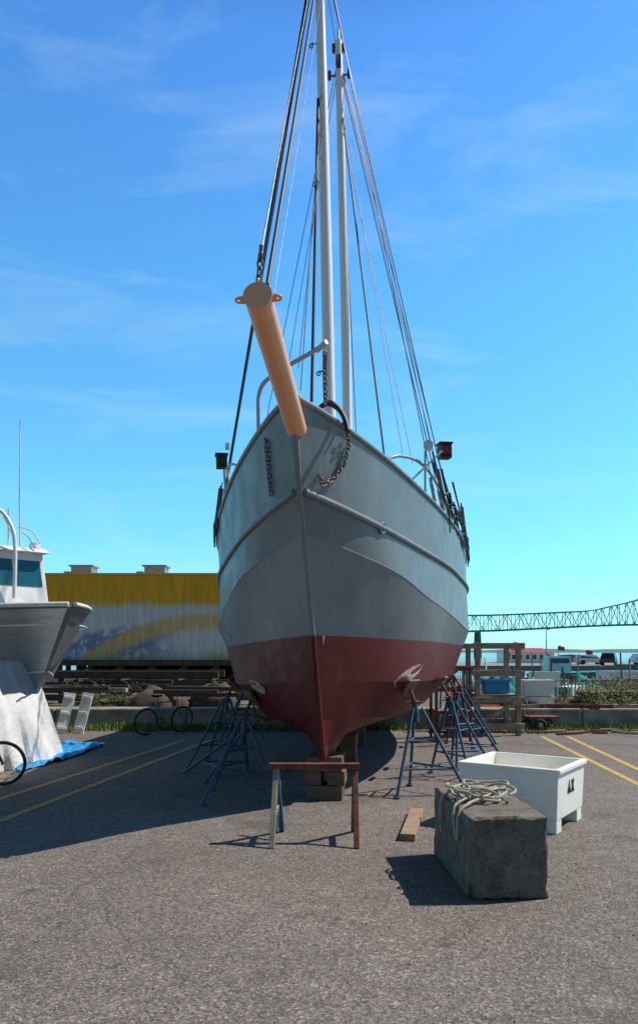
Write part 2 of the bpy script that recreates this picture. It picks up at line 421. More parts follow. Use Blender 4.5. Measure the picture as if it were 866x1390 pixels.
# masts
mb=MB()
fb=L(447,545,10.2); fb=Vector((fb.x,3.5,2.9)); ft=Vector((fb.x-.01,3.5,11.9))
mb.tube([fb,Vector((fb.x,3.5,7)),ft],[.085,.08,.06],20)
mbx=L(472,590,15.3).x; mt=Vector((mbx-.02,8.6,14.3)); 
mb.tube([Vector((mbx,8.6,2.9)),Vector((mbx,8.6,9)),mt],[.10,.095,.075],20)
mb.tube([mt,mt+Vector((0,0,.25))],.03,8)
mb.finish('masts',['mast'],boat)
mb=MB()
for z,w in ((13.6,.2),(14.15,.1)):
    mb.tube([mt+Vector((-w,0,z-14.3)),mt+Vector((w,0,z-14.3))],.022,8,0)
    for sg in (-1,1):
        mb.tube([mt+Vector((sg*w,0,z-14.3-.07)),mt+Vector((sg*w,0,z-14.3+.1))],.035,8,1)
mb.box(mt+Vector((0,-.12,-.5)),(.1,.08,.22),mi=1)
for z in (4.2,5.6,8.2,10.1):
    mb.tube([Vector((fb.x-.14,3.5,z)),Vector((fb.x-.08,3.5,z))],.013,8,0)
    mb.ring(Vector((fb.x-.14,3.5,z-.03)),(0,1,0),.025,.01,12,6,0)
mb.finish('masthead_fittings',['wire','rust'],boat)
mb=MB()
ftop=Vector((fb.x,3.45,11.5)); mtop=mt+Vector((0,0,-.5))
def wire(a,b,r,mi=0):
    mb.tube([Vector(a),Vector(b)],r,6,mi)
wire(ctop,ftop,.006,2); 
wire(L(363,386,5.2),ftop+Vector((0,0,-.35)),.016,1)
wire(L(372,398,5.4),ftop+Vector((0,0,-.9)),.003,2)
wire(L(405,500,8.6),ftop+Vector((0,0,-2.6)),.006,1)
wire(L(408,530,9),ftop+Vector((0,0,-2)),.006,1)
wire(L(423,545,9.3),ftop+Vector((-.06,0,-2.2)),.022,1)
gl=lambda s,side,dz=.1,off=-.03: Vector((side*(RF[7][1](s)+off),s,RF[7][2](s)+dz))
for s_,r,mi,dz in ((3.3,.020,1,0),(3.75,.008,1,-.1),(4.2,.016,1,-.2)):
    wire(gl(s_,-1),ftop+Vector((-.04,0,dz)),r,mi)
for s_,r,mi,dz in ((3.3,.007,0,0),(3.8,.006,0,-.1),(4.3,.008,0,-.2)):
    wire(gl(s_,1),ftop+Vector((.04,0,dz)),r,mi)
for s_,r,mi,dz in ((7.6,.010,0,0),(8.4,.008,0,-.1),(9.2,.011,1,-.2)):
    wire(gl(s_,1),mtop+Vector((.05,0,dz)),r,mi)
for s_,r,mi,dz in ((7.6,.008,1,0),(9.2,.007,1,-.2)):
    wire(gl(s_,-1),mtop+Vector((-.05,0,dz)),r,mi)
wire(L(522,622,12),mtop+Vector((.05,0,-1)),.017,1)
wire(L(548,625,12),mtop+Vector((.05,0,-.8)),.006,0)
wire(L(560,630,12),mtop+Vector((.05,0,-1.3)),.006,0)
wire(ftop,mtop,.008,0)
wire(Vector((0,13.6,3.8)),mtop,.012,0)
mb.finish('rigging',['wire','black','steel'],boat)
mb=MB()
for side in(-1,1):
    for s_ in (3.3,3.75,4.2,7.6,8.4,9.2):
        a=gl(s_,side,.0); b_=(ftop if s_<5 else mtop); d=(b_-a).normalized(); mb.tube([a,a+d*.1,a+d*.35,a+d*.42],[.012,.022,.022,.01],8)
mb.finish('turnbuckles',['steel'],boat)
def curve(P,n=8):
    P=[Vector(p) for p in P]; out=[]
    for i in range(len(P)-1):
        p0=P[max(i-1,0)];p1=P[i];p2=P[i+1];p3=P[min(i+2,len(P)-1)]
        for j in range(n):
            t=j/n; out.append(.5*((2*p1)+(p2-p0)*t+(2*p0-5*p1+4*p2-p3)*t*t+(-p0+3*p1-3*p2+p3)*t**3))
    return out+[P[-1]]
mb=MB()
mb.tube(curve([L(352,610,7.75),L(351,560,7.7),L(352,535,7.7),L(360,518,7.6),L(385,500,7.4),L(415,483,7.2),L(441,467,7.1)]),.022,10)
mb.tube([L(430,476,7.15),L(443,464,7.05)],.026,10)
mb.tube(curve([L(527,640,9.3),L(527,624,9.3),L(545,619,9.5),L(570,628,10),L(590,652,10.6),L(606,690,11.3),L(612,725,11.6)]),.022,8)
mb.tube(curve([L(311,655,9.6),L(309,636,9.6),L(316,630,9.4),L(326,634,9.2)]),.018,8)
mb.tube([L(577,690,10),L(577,612,10)],.016,8); mb.tube([L(560,650,9.8),L(600,612,10)],.014,8)
mb.tube([L(306,665,9.8),L(304,630,9.8)],.016,8)
mb.finish('pulpit_rails',['rail'],boat)
mb=MB()
mb.tube(curve([L(432,556,7.3),L(443,548,7.25),L(457,553,7.2),L(467,567,7.15),L(472,585,7.1)]),.026,8)
mb.tube(curve([L(436,553,7.3),L(447,545,7.28),L(460,555,7.25),L(470,578,7.2)]),.018,8)
for k in range(22):
    s1=2.7+random.random()*4
    p=gl(s1,1,random.uniform(.2,.75)); q=gl(s1+random.uniform(.5,1.6),1,random.uniform(-.25,.3),.04)
    m1=p.lerp(q,.33)+Vector((0.03,0,-random.uniform(.05,.3))); m2=p.lerp(q,.7)+Vector((0.04,0,-random.uniform(-.05,.25)))
    mb.tube(curve([p,m1,m2,q]),random.choice([.009,.012,.017]),6)
for k in range(10):
    s1=2.9+random.random()*1.2
    p=gl(s1,-1,random.uniform(.2,.7)); q=gl(s1+random.uniform(.2,.9),-1,random.uniform(-.2,.1),.05)
    mb.tube(curve([p,p.lerp(q,.35)+Vector((-.03,0,-.15)),p.lerp(q,.7)+Vector((-.03,0,-.05)),q]),random.choice([.009,.014]),6)
mb.finish('mooring_lines',['black'],boat)
mb=MB()
def hp(px,py,off=.03):
    h,n=hit(px,py); return (h+n*off) if h else L(px,py,7.2)
mb.chain([L(363,584,7.45),hp(364,600,.025),hp(366,620,.025),hp(368,645,.025),hp(371,672,.025)],.058,.007)
mb.chain([L(472,585,7.25),hp(470,605),hp(464,630),hp(452,648),hp(436,657),hp(430,645)],.06,.008)
mb.chain([L(441,478,7.1),L(441,515,7.15),L(442,548,7.2)],.065,.009)
mb.tube([L(442,482,7.1),L(441,500,7.12)],.024,8)
mb.finish('anchor_chains',['chain'],boat)
mb=MB()
def navbox(c,s=.16,mi=1):
    mb.box(c,(s,s*.9,s*1.2),rot=.3,mi=0); mb.box(c+Vector((0,-.02,.0)),(s*.86,s*.94,s*.7),rot=.3,mi=mi)
    mb.box(c+Vector((0,0,s*.65)),(s*1.2,s*1.1,.02),rot=.3,mi=0)
navbox(L(603,613,10.2),.16); navbox(L(301,627,9.8),.14,2)
c=L(581,606,10); mb.tube([c,c+Vector((.0,-.09,0))],.065,14,3); mb.tube([c+Vector((0,.08,0)),c],[.03,.062],14,0)
c=L(309,610,9.8); mb.tube([c,c+Vector((0,0,.08))],.03,8,3)
mb.finish('navigation_lights',['black','lens','black','white'],boat)
mb=MB()
mb.box((0,10.4,3.95),(2.6,3.0,2.1),mi=0); mb.box((0,10.3,5.05),(2.9,3.4,.1),mi=0)
for i in range(4): mb.box((-.92+.61*i,8.89,4.4),(.48,.03,.6),mi=1)
for sg in (-1,1):
    for j in range(3): mb.box((sg*1.305,9.5+.8*j,4.4),(.03,.55,.55),mi=1)
mb.finish('wheelhouse',['white','glass'],boat,bevel=.01)
# ---------------------------------------------------------------- stands
def n_for(t):
    loc,n,_,_=bvh.find_nearest(BI@Vector(t)); w=(BM.to_3x3()@n)
    return w if w.z<0 else -w
def stand(c,target,mir=1,sc=1.,col='blue',tw=0,name='boat_stand'):
    e=emp(name,place(c[0],c[1],0,tw)); I=place(c[0],c[1],0,tw).inverted(); t=I@Vector(target)
    mb=MB(); hz=min(1.05,t.z-.25)
    apex=Vector((t.x*.55,t.y*.55,hz)); R_=.52*sc
    feet=[Vector((R_*math.cos(a),R_*math.sin(a),.015)) for a in (math.radians(100),math.radians(215),math.radians(335))]
    for f in feet:
        mb.tube([f,apex+Vector((f.x*.12,f.y*.12,0))],.020,8,0); mb.tube([f+Vector((0,0,-.012)),f+Vector((0,0,.01))],.045,8,0)
    for lv in (.3,.62):
        P=[f.lerp(apex,lv) for f in feet]
        for i in range(3): mb.tube([P[i],P[(i+1)%3]],.014,6,0)
    mb.tube([apex-Vector((0,0,.18)),apex+(t-apex).normalized()*.06],.034,10,0)
    mb.finish('tripod',[col],e)
    mb=MB(); d=(t-apex).normalized()
    mb.tube([apex,t-d*.03],.02,8,0)
    mb.tube([apex+d*.06,apex+d*.09],.05,8,0); mb.tube([apex+d*.075-Vector((.12,0,0)),apex+d*.075+Vector((.12,0,0))],.012,6,0)
    mb.finish('screw_post',['rust'],e)
    mb=MB()
    q=n_for(target); 
    Rm=(I.to_3x3()@q).normalized().to_track_quat('Z','Y').to_matrix()
    mb.box(t-Rm@Vector((0,0,-.02))*1,(.3,.22,.035),R=Rm,mi=0); mb.finish('pad',['woodb'],e,bevel=.005)
def hullw(px,py):
    h,n=hit(px,py,True); h=h+n*.03; return BM@h
for (px,py),c,tw in (((553,930),(1.32,9.2),.1),((345,945),(-1.05,8.95),.4)):
    stand(c,hullw(px,py),tw=tw)
def hs(s,t,zr=3):
    return BM@Vector((t*(RF[zr][1](s)+.02),s,RF[zr][2](s)-.04))
for s_,side,tw in ((4.0,1,.9),(4.9,1,.3),(7.5,1,.8),(4.8,-1,.2),(7.6,-1,.6),(10.5,1,.2),(10.5,-1,.2),(3.6,-1,.9)):
    t=hs(s_,side,2 if s_<3.8 else 3); w=BM@Vector((side*(RF[3][1](s_)+.35),s_,0)); stand((w.x,w.y),t,tw=tw)
def crib(s,zr=.5,n=3,w=.5,name='keel_block_stack'):
    p=BM@Vector((0,s,0)); e=emp(name,place(p.x,p.y,0,-A)); mb=MB(); hh=(.515)/n
    for i in range(n):
        for j in (-1,1):
            if i%2==0: mb.box((0,j*.13,hh*(i+.5)),(w,.2,hh-.004),rot=random.uniform(-.04,.04))
            else: mb.box((j*.14,0,hh*(i+.5)),(.2,w,hh-.004),rot=random.uniform(-.04,.04))
    mb.finish('timbers',['woodb'],e,bevel=.008)
crib(2.3,n=3,w=.42);crib(4.6);crib(7.5);crib(11)
e=emp('sawhorse'); mb=MB()
z=.69; a=Vector((-.43,6.95,z)); b_=Vector((.34,6.95,z))
mb.box(((a.x+b_.x)/2,6.93,z+.0),(.84,.075,.05),mi=0)
for x0,mi in ((-.40,2),(.335,0)):
    mb.beam((x0,6.93,z-.03),(x0-(.02 if mi else -.0),6.62,0),.05,.04,mi); mb.beam((x0,6.93,z-.03),(x0+(.04 if mi else 0),7.25,0),.05,.04,1)
    mb.beam((x0,6.74,.28),(x0,7.12,.28),.04,.04,mi)
mb.beam((-.4,6.93,.08),(-.38,7.2,.5),.03,.03,1)
mb.finish('frame',['rust','blue','woodg'],e,bevel=.004)
# ---------------------------------------------------------------- concrete block with rope
bm_=place(1.31,5.86,0,math.radians(3))
e=emp('concrete_block',bm_)
mb=MB(); dx,dy,dz=.57,1.22,.58
def face(fn,nu,nv):
    vs=[];fs=[]
    for i in range(nu+1):
        for j in range(nv+1):
            p=Vector(fn(i/nu,j/nv)); 
            c=Vector((0,0,dz/2)); q=p-c
            ex=[abs(q.x)/(dx/2),abs(q.y)/(dy/2),abs(q.z)/(dz/2)]; near=sum(1 for v in ex if v>.97)
            off=Vector((noise.noise(p*9),noise.noise(p*9+Vector((7,0,0))),noise.noise(p*9+Vector((0,9,0)))))*.010
            p=p+off
            if near>=2:
                ch=.006+.045*max(0,noise.noise(p*13+Vector((3,3,3))))
                p=p-Vector((q.x/dx*2*(ex[0]>.97),q.y/dy*2*(ex[1]>.97),q.z/dz*2*(ex[2]>.97)))*ch
            p.z=max(p.z,0)
            vs.append(p)
    for i in range(nu):
        for j in range(nv): a=i*(nv+1)+j; fs.append((a,a+1,a+nv+2,a+nv+1))
    mb.add(vs,fs,0,True)
X,Y=dx/2,dy/2
face(lambda u,v:(-X+2*X*u,-Y,dz*v),36,36); face(lambda u,v:(-X+2*X*u,Y,dz*v),36,36)
face(lambda u,v:(-X,-Y+2*Y*u,dz*v),72,36); face(lambda u,v:(X,-Y+2*Y*u,dz*v),72,36)
face(lambda u,v:(-X+2*X*u,-Y+2*Y*v,dz),36,72)
mb.finish('block_body',['block'],e)
e=emp('rope_coil',bm_); mb=MB()
for k in range(13):
    cx,cy=random.gauss(-.03,.06),random.gauss(.12,.12); r1=random.uniform(.09,.2); r2=random.uniform(.1,.24); ph=random.random()*6; hz=.61+.006*k
    P=[Vector((cx+r1*math.cos(t+ph)+.02*math.sin(3*t+k),cy+r2*math.sin(t+ph),hz+.012*math.sin(2*t+k*2)-.02*(k/13)*abs(math.cos(t)))) for t in [i/28*random.uniform(5.6,6.28) for i in range(28)]]
    P=[Vector((max(-.26,min(.26,p.x)),p.y,p.z)) for p in P]
    mb.tube(curve(P[::2],3),.0105,7)
mb.tube(curve([(-.1,-.15,.62),(-.22,-.3,.615),(-.3,-.36,.56),(-.315,-.38,.45),(-.305,-.33,.36),(-.31,-.27,.42),(-.3,-.22,.58),(-.15,-.1,.63)]),.0105,7)
mb.tube(curve([(-.05,-.1,.63),(-.2,.15,.63),(-.3,.2,.57),(-.315,.2,.42),(-.315,.17,.30)]),.0105,7)
mb.finish('rope_strands',['rope'],e)
# white bin
C=Vector((2.27,7.07,0)); ul=Vector((-.82,.57,0)).normalized(); ur=Vector((.57,.82,0)).normalized()
cen=C+ul*.5+ur*.45
e=emp('plastic_fish_bin',Matrix.Translation(cen)@Matrix.Rotation(math.atan2(-ul.y,-ul.x),4,'Z'))
mb=MB(); w,l,h0,h1,t=.5,.45,.13,.63,.035
def taper(z): return .95+.05*(z/.63)
def rect(x,y,z): k=taper(z); return [(-x*k,-y*k,z),(x*k,-y*k,z),(x*k,y*k,z),(-x*k,y*k,z)]
o0=rect(w,l,h0);o1=rect(w,l,h1);i1=rect(w-t,l-t,h1);i0=rect(w-t,l-t,h0+.04)
mb.add(o0+o1+i1+i0,[(0,1,5,4),(1,2,6,5),(2,3,7,6),(3,0,4,7),(4,5,9,8),(5,6,10,9),(6,7,11,10),(7,4,8,11),(8,9,13,12),(9,10,14,13),(10,11,15,14),(11,8,12,15),(12,13,14,15),(3,2,1,0)])
for sx_ in (-1,1):
    for sy in (-1,1): mb.box((sx_*.385,sy*.34,.065),(.18,.16,.13))
mb.box((0,-l*.96-.006,.33),(.5,.016,.06));
for a,b2 in (((-w-.012,-l-.012),(w+.012,-l-.012)),((w+.012,-l-.012),(w+.012,l+.012)),((w+.012,l+.012),(-w-.012,l+.012)),((-w-.012,l+.012),(-w-.012,-l-.012))):
    mb.beam((a[0],a[1],.605),(b2[0],b2[1],.605),.022,.045)
mb.finish('bin_body',['plastic'],e,bevel=.01)
mb=MB()
x0=w*.985+.004
def stroke(pts,r=.007): mb.tube([(x0,-.12+.3*a,.40+.16*b) for a,b in pts],r,5)
stroke([(0,-.3),(.12,.5),(.24,-.3)]); stroke([(.06,.05),(.19,.05)]); stroke([(.4,.5),(.62,-.3)]); stroke([(.62,.5),(.4,-.3)])
mb.finish('lettering',['black'],e)
e=emp('wood_plank'); mb=MB()
p=G(553,1142);q=G(566,1105); mb.beam(p+Vector((0,0,.035)),q+Vector((0,0,.035)),.14,.065); mb.finish('plank',['wood'],e,bevel=.005)
# ---------------------------------------------------------------- bicycles
def bicycle(mtx,col='teal2'):
    e=emp('bicycle',mtx); mb=MB()
    R_=.33
    for x in (-.52,.52):
        mb.ring((x,0,R_),(0,1,0),R_-.02,.02,32,6,1); mb.ring((x,0,R_),(0,1,0),R_-.045,.008,32,5,2)
        mb.tube([(x,-.04,R_),(x,.04,R_)],.02,8,2)
        for i in range(14): a=i*math.pi/7; mb.tube([(x,.02*(-1)**i,R_),(x+(R_-.04)*math.cos(a),0,R_+(R_-.04)*math.sin(a))],.0022,4,2)
    bb=(-.07,0,.28); st=(-.22,0,.78); hd=(.33,0,.80); hl=(.37,0,.66)
    for a,b2 in ((bb,st),(st,hd),(bb,hl),(hd,hl)): mb.tube([a,b2],.018,8,0)
    for sg in (-.04,.04):
        mb.tube([(-.52,sg,R_),(bb[0],sg*.6,bb[2])],.01,6,0); mb.tube([(-.52,sg,R_),(st[0],sg*.4,st[2]-.03)],.009,6,0); mb.tube([hl,(.44,sg,.5),(.52,sg,R_)],.012,6,0)
    mb.tube([st,(-.25,0,.92)],.012,6,2)
    mb.hexa([(-.38,-.07,.92),(-.38,.07,.92),(-.12,.02,.93),(-.12,-.02,.93),(-.38,-.07,.97),(-.38,.07,.97),(-.12,.02,.96),(-.12,-.02,.96)],1)
    mb.tube([hd,(.31,0,.95)],.014,6,2); mb.tube(curve([(.22,-.28,.97),(.33,-.22,.98),(.34,0,.96),(.33,.22,.98),(.22,.28,.97)]),.012,6,1)
    mb.ring((bb[0],.05,bb[2]),(0,1,0),.085,.008,20,5,1)
    mb.tube([bb,(.02,.09,.14)],.01,6,2); mb.tube([bb,(-.16,-.09,.42)],.01,6,2); mb.box((.03,.12,.13),(.09,.07,.02),mi=1); mb.box((-.17,-.12,.43),(.09,.07,.02),mi=1)
    mb.tube([(bb[0],.05,bb[2]+.08),(-.52,.05,R_+.03)],.004,4,1); mb.tube([(bb[0],.05,bb[2]-.08),(-.52,.05,R_-.03)],.004,4,1)
    mb.finish('frame_and_wheels',[col,'tyre','steel'],e)
p=G(218,998); bicycle(place(p.x,p.y+.3,0,math.radians(46),.88)@Matrix.Rotation(math.radians(8),4,'X'))
p=G(8,1070); bicycle(place(p.x-.57,p.y+.1,0,math.radians(12),.9)@Matrix.Rotation(math.radians(5),4,'X'),'black')
for px,tw in ((83,.1),(106,-.05)):
    p=G(px,996); e=emp('white_board',place(p.x,p.y,0,tw)@Matrix.Rotation(math.radians(-16),4,'X')@Matrix.Rotation(math.radians(9),4,'Y'))
    mb=MB(); mb.box((0,0,.45),(.24,.03,.9)); 
    for z in (.12,.45,.8): mb.box((0,-.03,z),(.2,.025,.06))
    mb.finish('board',['white'],e,bevel=.006)
# ---------------------------------------------------------------- aluminium boat, left
hd=Vector((.7,-.714,0)).normalized(); bw=W(98,820,11.0)
AM=Matrix.Translation((bw.x,bw.y,0))@Matrix.Rotation(math.atan2(hd.x,-hd.y),4,'Z')
ab=emp('aluminium_boat',AM); AI=AM.inverted()
zt=bw.z
rr=[(1.35,[(1.35,.03),(9,.03)],[(1.35,.95),(3,.75),(9,.7)]),
    (.85,[(.85,.03),(2,.62),(3.5,1.02),(9,1.15)],[(.85,1.45),(3,1.22),(9,1.15)]),
    (.0,[(0,.05),(.5,.5),(1.2,.9),(2.5,1.25),(9,1.35)],[(0,zt),(3,zt-.05),(9,zt-.2)])]
AR=[(a,pchip(b),pchip(c)) for a,b,c in rr]; mb=MB(); n_=24
def ap(k,i,sd,off=0,dz=0): s0,f1,f2=AR[k]; s=s0+(9-s0)*(i/n_)**1.4; return Vector((sd*max(0,f1(s)+off),s,f2(s)+dz))
for k in range(2):
    for sd in (-1,1):
        vs=[];fs=[]
        for i in range(n_+1): vs+=[ap(k,i,sd),ap(k+1,i,sd)]
        for i in range(n_): a=2*i; fs.append((a,a+2,a+3,a+1))
        mb.add(vs,fs,0,True)
    mb.add([ap(k,0,-1),ap(k,0,1),ap(k+1,0,1),ap(k+1,0,-1)],[(0,1,2,3)]); mb.add([ap(k,n_,-1),ap(k,n_,1),ap(k+1,n_,1),ap(k+1,n_,-1)],[(0,1,2,3)])
vs=[];fs=[]
for i in range(n_+1): vs+=[ap(2,i,-1,0,-.06),ap(2,i,1,0,-.06)]
for i in range(n_): a=2*i; fs.append((a,a+1,a+3,a+2))
mb.add(vs,fs,0)
for sd in (-1,1):
    mb.tube([ap(2,i,sd) for i in range(n_+1)],.035,8,1); mb.tube([ap(1,i,sd) for i in range(n_+1)],.015,6,1)
    mb.tube([ap(2,i,sd,-.06,-.3) for i in range(2,n_+1)],.012,6,1)
mb.finish('hull',['alu','white'],ab)
mb=MB()
cz0,cz1=zt-.1,3.52; fy=2.5; cw=.82
P=[(-cw,fy,cz0),(-cw,6.2,cz0),(cw,6.2,cz0),(cw,fy,cz0),(-cw*.94,fy+.22,cz1),(-cw*.94,6.1,cz1),(cw*.94,6.1,cz1),(cw*.94,fy+.22,cz1)]
mb.hexa(P,0)
mb.hexa([(-cw*1.02,fy-.0,cz1),(-cw*1.02,6.3,cz1),(cw*1.02,6.3,cz1),(cw*1.02,fy-.0,cz1),(-cw*.95,fy+.12,cz1+.08),(-cw*.95,6.2,cz1+.08),(cw*.95,6.2,cz1+.08),(cw*.95,fy+.12,cz1+.08)],0)
def fq(u0,u1,v0,v1,off=.012):
    def q(u,v): x=-cw+2*cw*u; z=cz0+(cz1-cz0)*v; return Vector((x*(1-.06*v),fy+.22*v-off,z))
    mb.add([q(u0,v0),q(u1,v0),q(u1,v1),q(u0,v1)],[(0,1,2,3)],1)
for a,b2 in ((.05,.34),(.37,.63),(.66,.95)): fq(a,b2,.48,.88)
for sd in (-1,1):
    for y0 in (fy+.35,fy+1.25,fy+2.15):
        def q(y,v): z=cz0+(cz1-cz0)*v; return Vector((sd*(cw*(1-.06*v)+.012),y,z))
        mb.add([q(y0,.48),q(y0+.75,.48),q(y0+.75,.88),q(y0,.88)],[(0,1,2,3)],1)
mb.finish('cabin',['white','glass'],ab,bevel=.01)
mb=MB()
def AL(px,py,D): return AI@W(px,py,D)
for off in (0,.25):
    mb.tube(curve([AL(20,812,12.6+off),AL(21,740,12.6+off),AL(14,710,12.6+off),AL(-4,690,12.6+off),AL(-40,684,12.6+off)]),.035,8)
mb.tube([AL(28,742,13.6),AL(27,680,13.6),AL(28,570,13.6)],[.02,.014,.008],8)
mb.tube(curve([AL(25,715,13.4),AL(45,722,13.3),AL(55,738,13.2)]),.014,6); mb.tube(curve([AL(30,722,13.4),AL(40,730,13.3),AL(48,745,13.2)]),.014,6)
mb.tube([AL(12,745,13.5),AL(12,690,13.5)],.015,6); mb.tube([AL(5,700,13.5),AL(20,730,13.5)],.012,6)
c=AL(48,745,13.6); mb.tube([c,c+Vector((0,0,.1))],.1,14)
mb.finish('rails_and_antenna',['white'],ab)
mb=MB()
for y in (2.5,6): 
    mb.box((0,y,.2),(.9,.3,.4)); mb.box((0,y,.57),(.5,.25,.34))
mb.finish('support_blocks',['woodd'],ab)
e=emp('white_tarp_sheet'); mb=MB(); nu,nv=40,26; vs=[];fs=[]
T0=W(44,899,11.9);T1=W(-90,893,9.3);B0=G(88,1026);B1=G(-70,1068)
for i in range(nu+1):
    for j in range(nv+1):
        u,v=i/nu,j/nv; p=T0.lerp(T1,u).lerp(B0.lerp(B1,u),v**1.15)
        w=(.05+.12*v)*(noise.noise(Vector((u*7,v*1.2,1)))+.5*noise.noise(Vector((u*17,v*3,4))))
        p=p+Vector((.5,-.85,0))*(w+.12*math.sin(v*math.pi)); p.z=max(.01,p.z+.03*noise.noise(Vector((u*9,v*5,8)))*(v<.95)); vs.append(p)
for i in range(nu):
    for j in range(nv): a=i*(nv+1)+j; fs.append((a,a+1,a+nv+2,a+nv+1))
mb.add(vs,fs,0,True); mb.finish('sheet',['wtarp'],e)
e=emp('blue_tarp_sheet'); mb=MB(); vs=[];fs=[]
Q=[G(20,1052),G(95,1030),G(143,1012),G(88,1006)]
for i in range(31):
    for j in range(21):
        u,v=i/30,j/20; p=Q[0].lerp(Q[1],u).lerp(Q[3].lerp(Q[2],u),v); 
        p=p+Vector((.15*noise.noise(Vector((u*4,v*3,1))),.12*noise.noise(Vector((u*4,v*3,7))),0)); p.z=.015+.16*abs(noise.noise(Vector((u*6,v*5,3)))); vs.append(p)
for i in range(30):
    for j in range(20): a=i*21+j; fs.append((a,a+1,a+22,a+21))
mb.add(vs,fs,0,True); mb.finish('sheet',['btarp'],e)
# ---------------------------------------------------------------- warehouse on pier
e=emp('yellow_warehouse'); D0=38.; x0=-14.8;x1=3.0; zb=1.35;zt2=5.7
mb=MB(); vs=[];fs=[]; n=int((x1-x0)/.09); 
for i in range(n+1):
    x=x0+(x1-x0)*i/n; y=D0+(.03 if i%2 else 0); vs+=[(x,y,zb),(x,y,zt2)]
for i in range(n): a=2*i; fs.append((a,a+2,a+3,a+1))
mb.add(vs,fs,0)
mb.add([(x0,D0,zb),(x0,D0+12,zb),(x0,D0+12,zt2),(x0,D0,zt2)],[(0,1,2,3)]); mb.add([(x1,D0,zb),(x1,D0+12,zb),(x1,D0+12,zt2),(x1,D0,zt2)],[(0,1,2,3)])
mb.add([(x0,D0+12,zb),(x1,D0+12,zb),(x1,D0+12,zt2),(x0,D0+12,zt2)],[(0,1,2,3)])
mb.finish('walls',['mural'],e)
mb=MB(); mb.hexa([(x0-.2,D0-.1,zt2),(x0-.2,D0+12.2,zt2),(x1+.2,D0+12.2,zt2),(x1+.2,D0-.1,zt2),(x0-.2,D0-.08,zt2+.08),(x0-.2,D0+6,zt2+.18),(x1+.2,D0+6,zt2+.18),(x1+.2,D0-.08,zt2+.08)],0)
mb.finish('roof',['yellow'],e)
mb=MB()
for px in (115,213):
    c=W(px,776,D0+3); 
    mb.box((c.x,c.y,zt2+.4),(1.1,1.1,.6)); mb.box((c.x,c.y,zt2+.74),(1.3,1.3,.08))
    mb.box((c.x-.9,c.y,zt2+.3),(.35,.35,.35))
mb.finish('roof_vents',['steel'],e)
mb=MB()
mb.box(((x0+x1)/2,D0+6,zb-.15),(x1-x0+1,13,.28))
x=x0
while x<x1:
    for y in (D0-.1,D0+3,D0+6,D0+9): mb.tube([(x,y,-.3),(x,y,zb-.29)],.16,8)
    mb.beam((x,D0-.3,.0),(x+1.6,D0-.3,zb-.35),.12,.12); x+=1.6
mb.box(((x0+x1)/2,D0+11,.5),(x1-x0,.2,1.6))  # dark board closing the underside, stands in for shade behind the piles
mb.finish('pier_piles_shade_board',['woodd'],e)
e=emp('timber_pile'); mb=MB()
for i in range(60):
    x=random.uniform(-12,1.5); y=random.uniform(22,33); a=random.uniform(-.4,.4); z=random.uniform(.0,.7)
    mb.box((x,y,z),(random.uniform(1,4),.15,.12),rot=a,mi=random.choice([0,0,0,1]))
mb.finish('timbers',['woodd','woodg'],e)
e=emp('trailer_frame'); mb=MB()
for y in (26,27.6):
    mb.box((-7.5,y,.95),(8,.18,.25)); 
for x in (-11,-9,-7,-5,-3.8): mb.box((x,26.8,.82),(.15,1.7,.15)); mb.box((x,26,.4),(.15,.15,.9)); mb.box((x,27.6,.4),(.15,.15,.9))
for x in (-8,-6.9): mb.tube([(x,25.7,.35),(x,25.95,.35)],.42,20,1)
mb.finish('frame',['woodd','tyre'],e)
e=emp('net_pile'); mb=MB(); mb.mound((-5.2,24,-.1),1.2,.8,.6,0,2); mb.mound((-3.3,24,-.1),.8,.7,.8,0,4); mb.finish('net',['woodd'],e)
# ---------------------------------------------------------------- right: racks etc
e=emp('timber_rack'); mb=MB()
D=15.6
def wx(px,D): return (px-433)/F*D
xa,xb=wx(648,D),wx(703,D)
for x in (xa,xb):
    for y in (D,D+1.0): mb.box((x,y,.97),(.10,.10,1.94))
for z,zz in ((.2,0),(.75,1),(1.3,2),(1.88,3)):
    mb.box(((xa+xb)/2,D-.07,z),(xb-xa+.24,.05,.12)); mb.box(((xa+xb)/2,D+1.07,z),(xb-xa+.24,.05,.12))
    if zz in(1,): mb.box(((xa+xb)/2,D+.5,z+.09),(xb-xa,1.0,.04))
mb.beam((xa,D-.1,.25),(xb,D-.1,.75),.04,.08)
mb.finish('frame',['woodg'],e,bevel=.006)
e=emp('steel_rack'); mb=MB(); xa,xb=wx(592,14.6),wx(638,14.6)
for x in (xa,xb,(xa+xb)/2):
    for y in (14.6,15.3): mb.box((x,y,.72),(.05,.05,1.44))
for z in (.1,.55,1.0,1.42):
    for y in (14.56,15.34): mb.box(((xa+xb)/2,y,z),(xb-xa+.1,.03,.05),mi=0)
for i in range(14): mb.box((xa+(xb-xa)*i/13,14.55,1.2),(.012,.012,.4),mi=1)
for i in range(7): mb.box(((xa+xb)/2,14.7+.09*i,.58),(xb-xa,.06,.03),mi=2)
mb.finish('frame',['rust','steel','woodg'],e)
e=emp('fence_panels'); mb=MB()
for i in range(24): mb.box((wx(760,19)+i*.09,19.2,.55),(.03,.02,1.0),mi=i%3==0)
for z in (.15,1.0): mb.box((wx(760,19)+1.05,19.24,z),(2.2,.03,.06))
mb.finish('panels',['woodg','white'],e)
e=emp('net_pile'); mb=MB()
mb.mound((wx(655,21),21,-.1),1.0,.8,.95,0,5); mb.mound((wx(680,20),20,-.1),.8,.7,1.1,0,6); mb.mound((wx(700,22),22,-.1),.8,.6,.9,1,8); mb.mound((wx(790,23),23,-.1),1.1,.7,.9,0,9)
mb.finish('nets',['teal','woodg'],e)
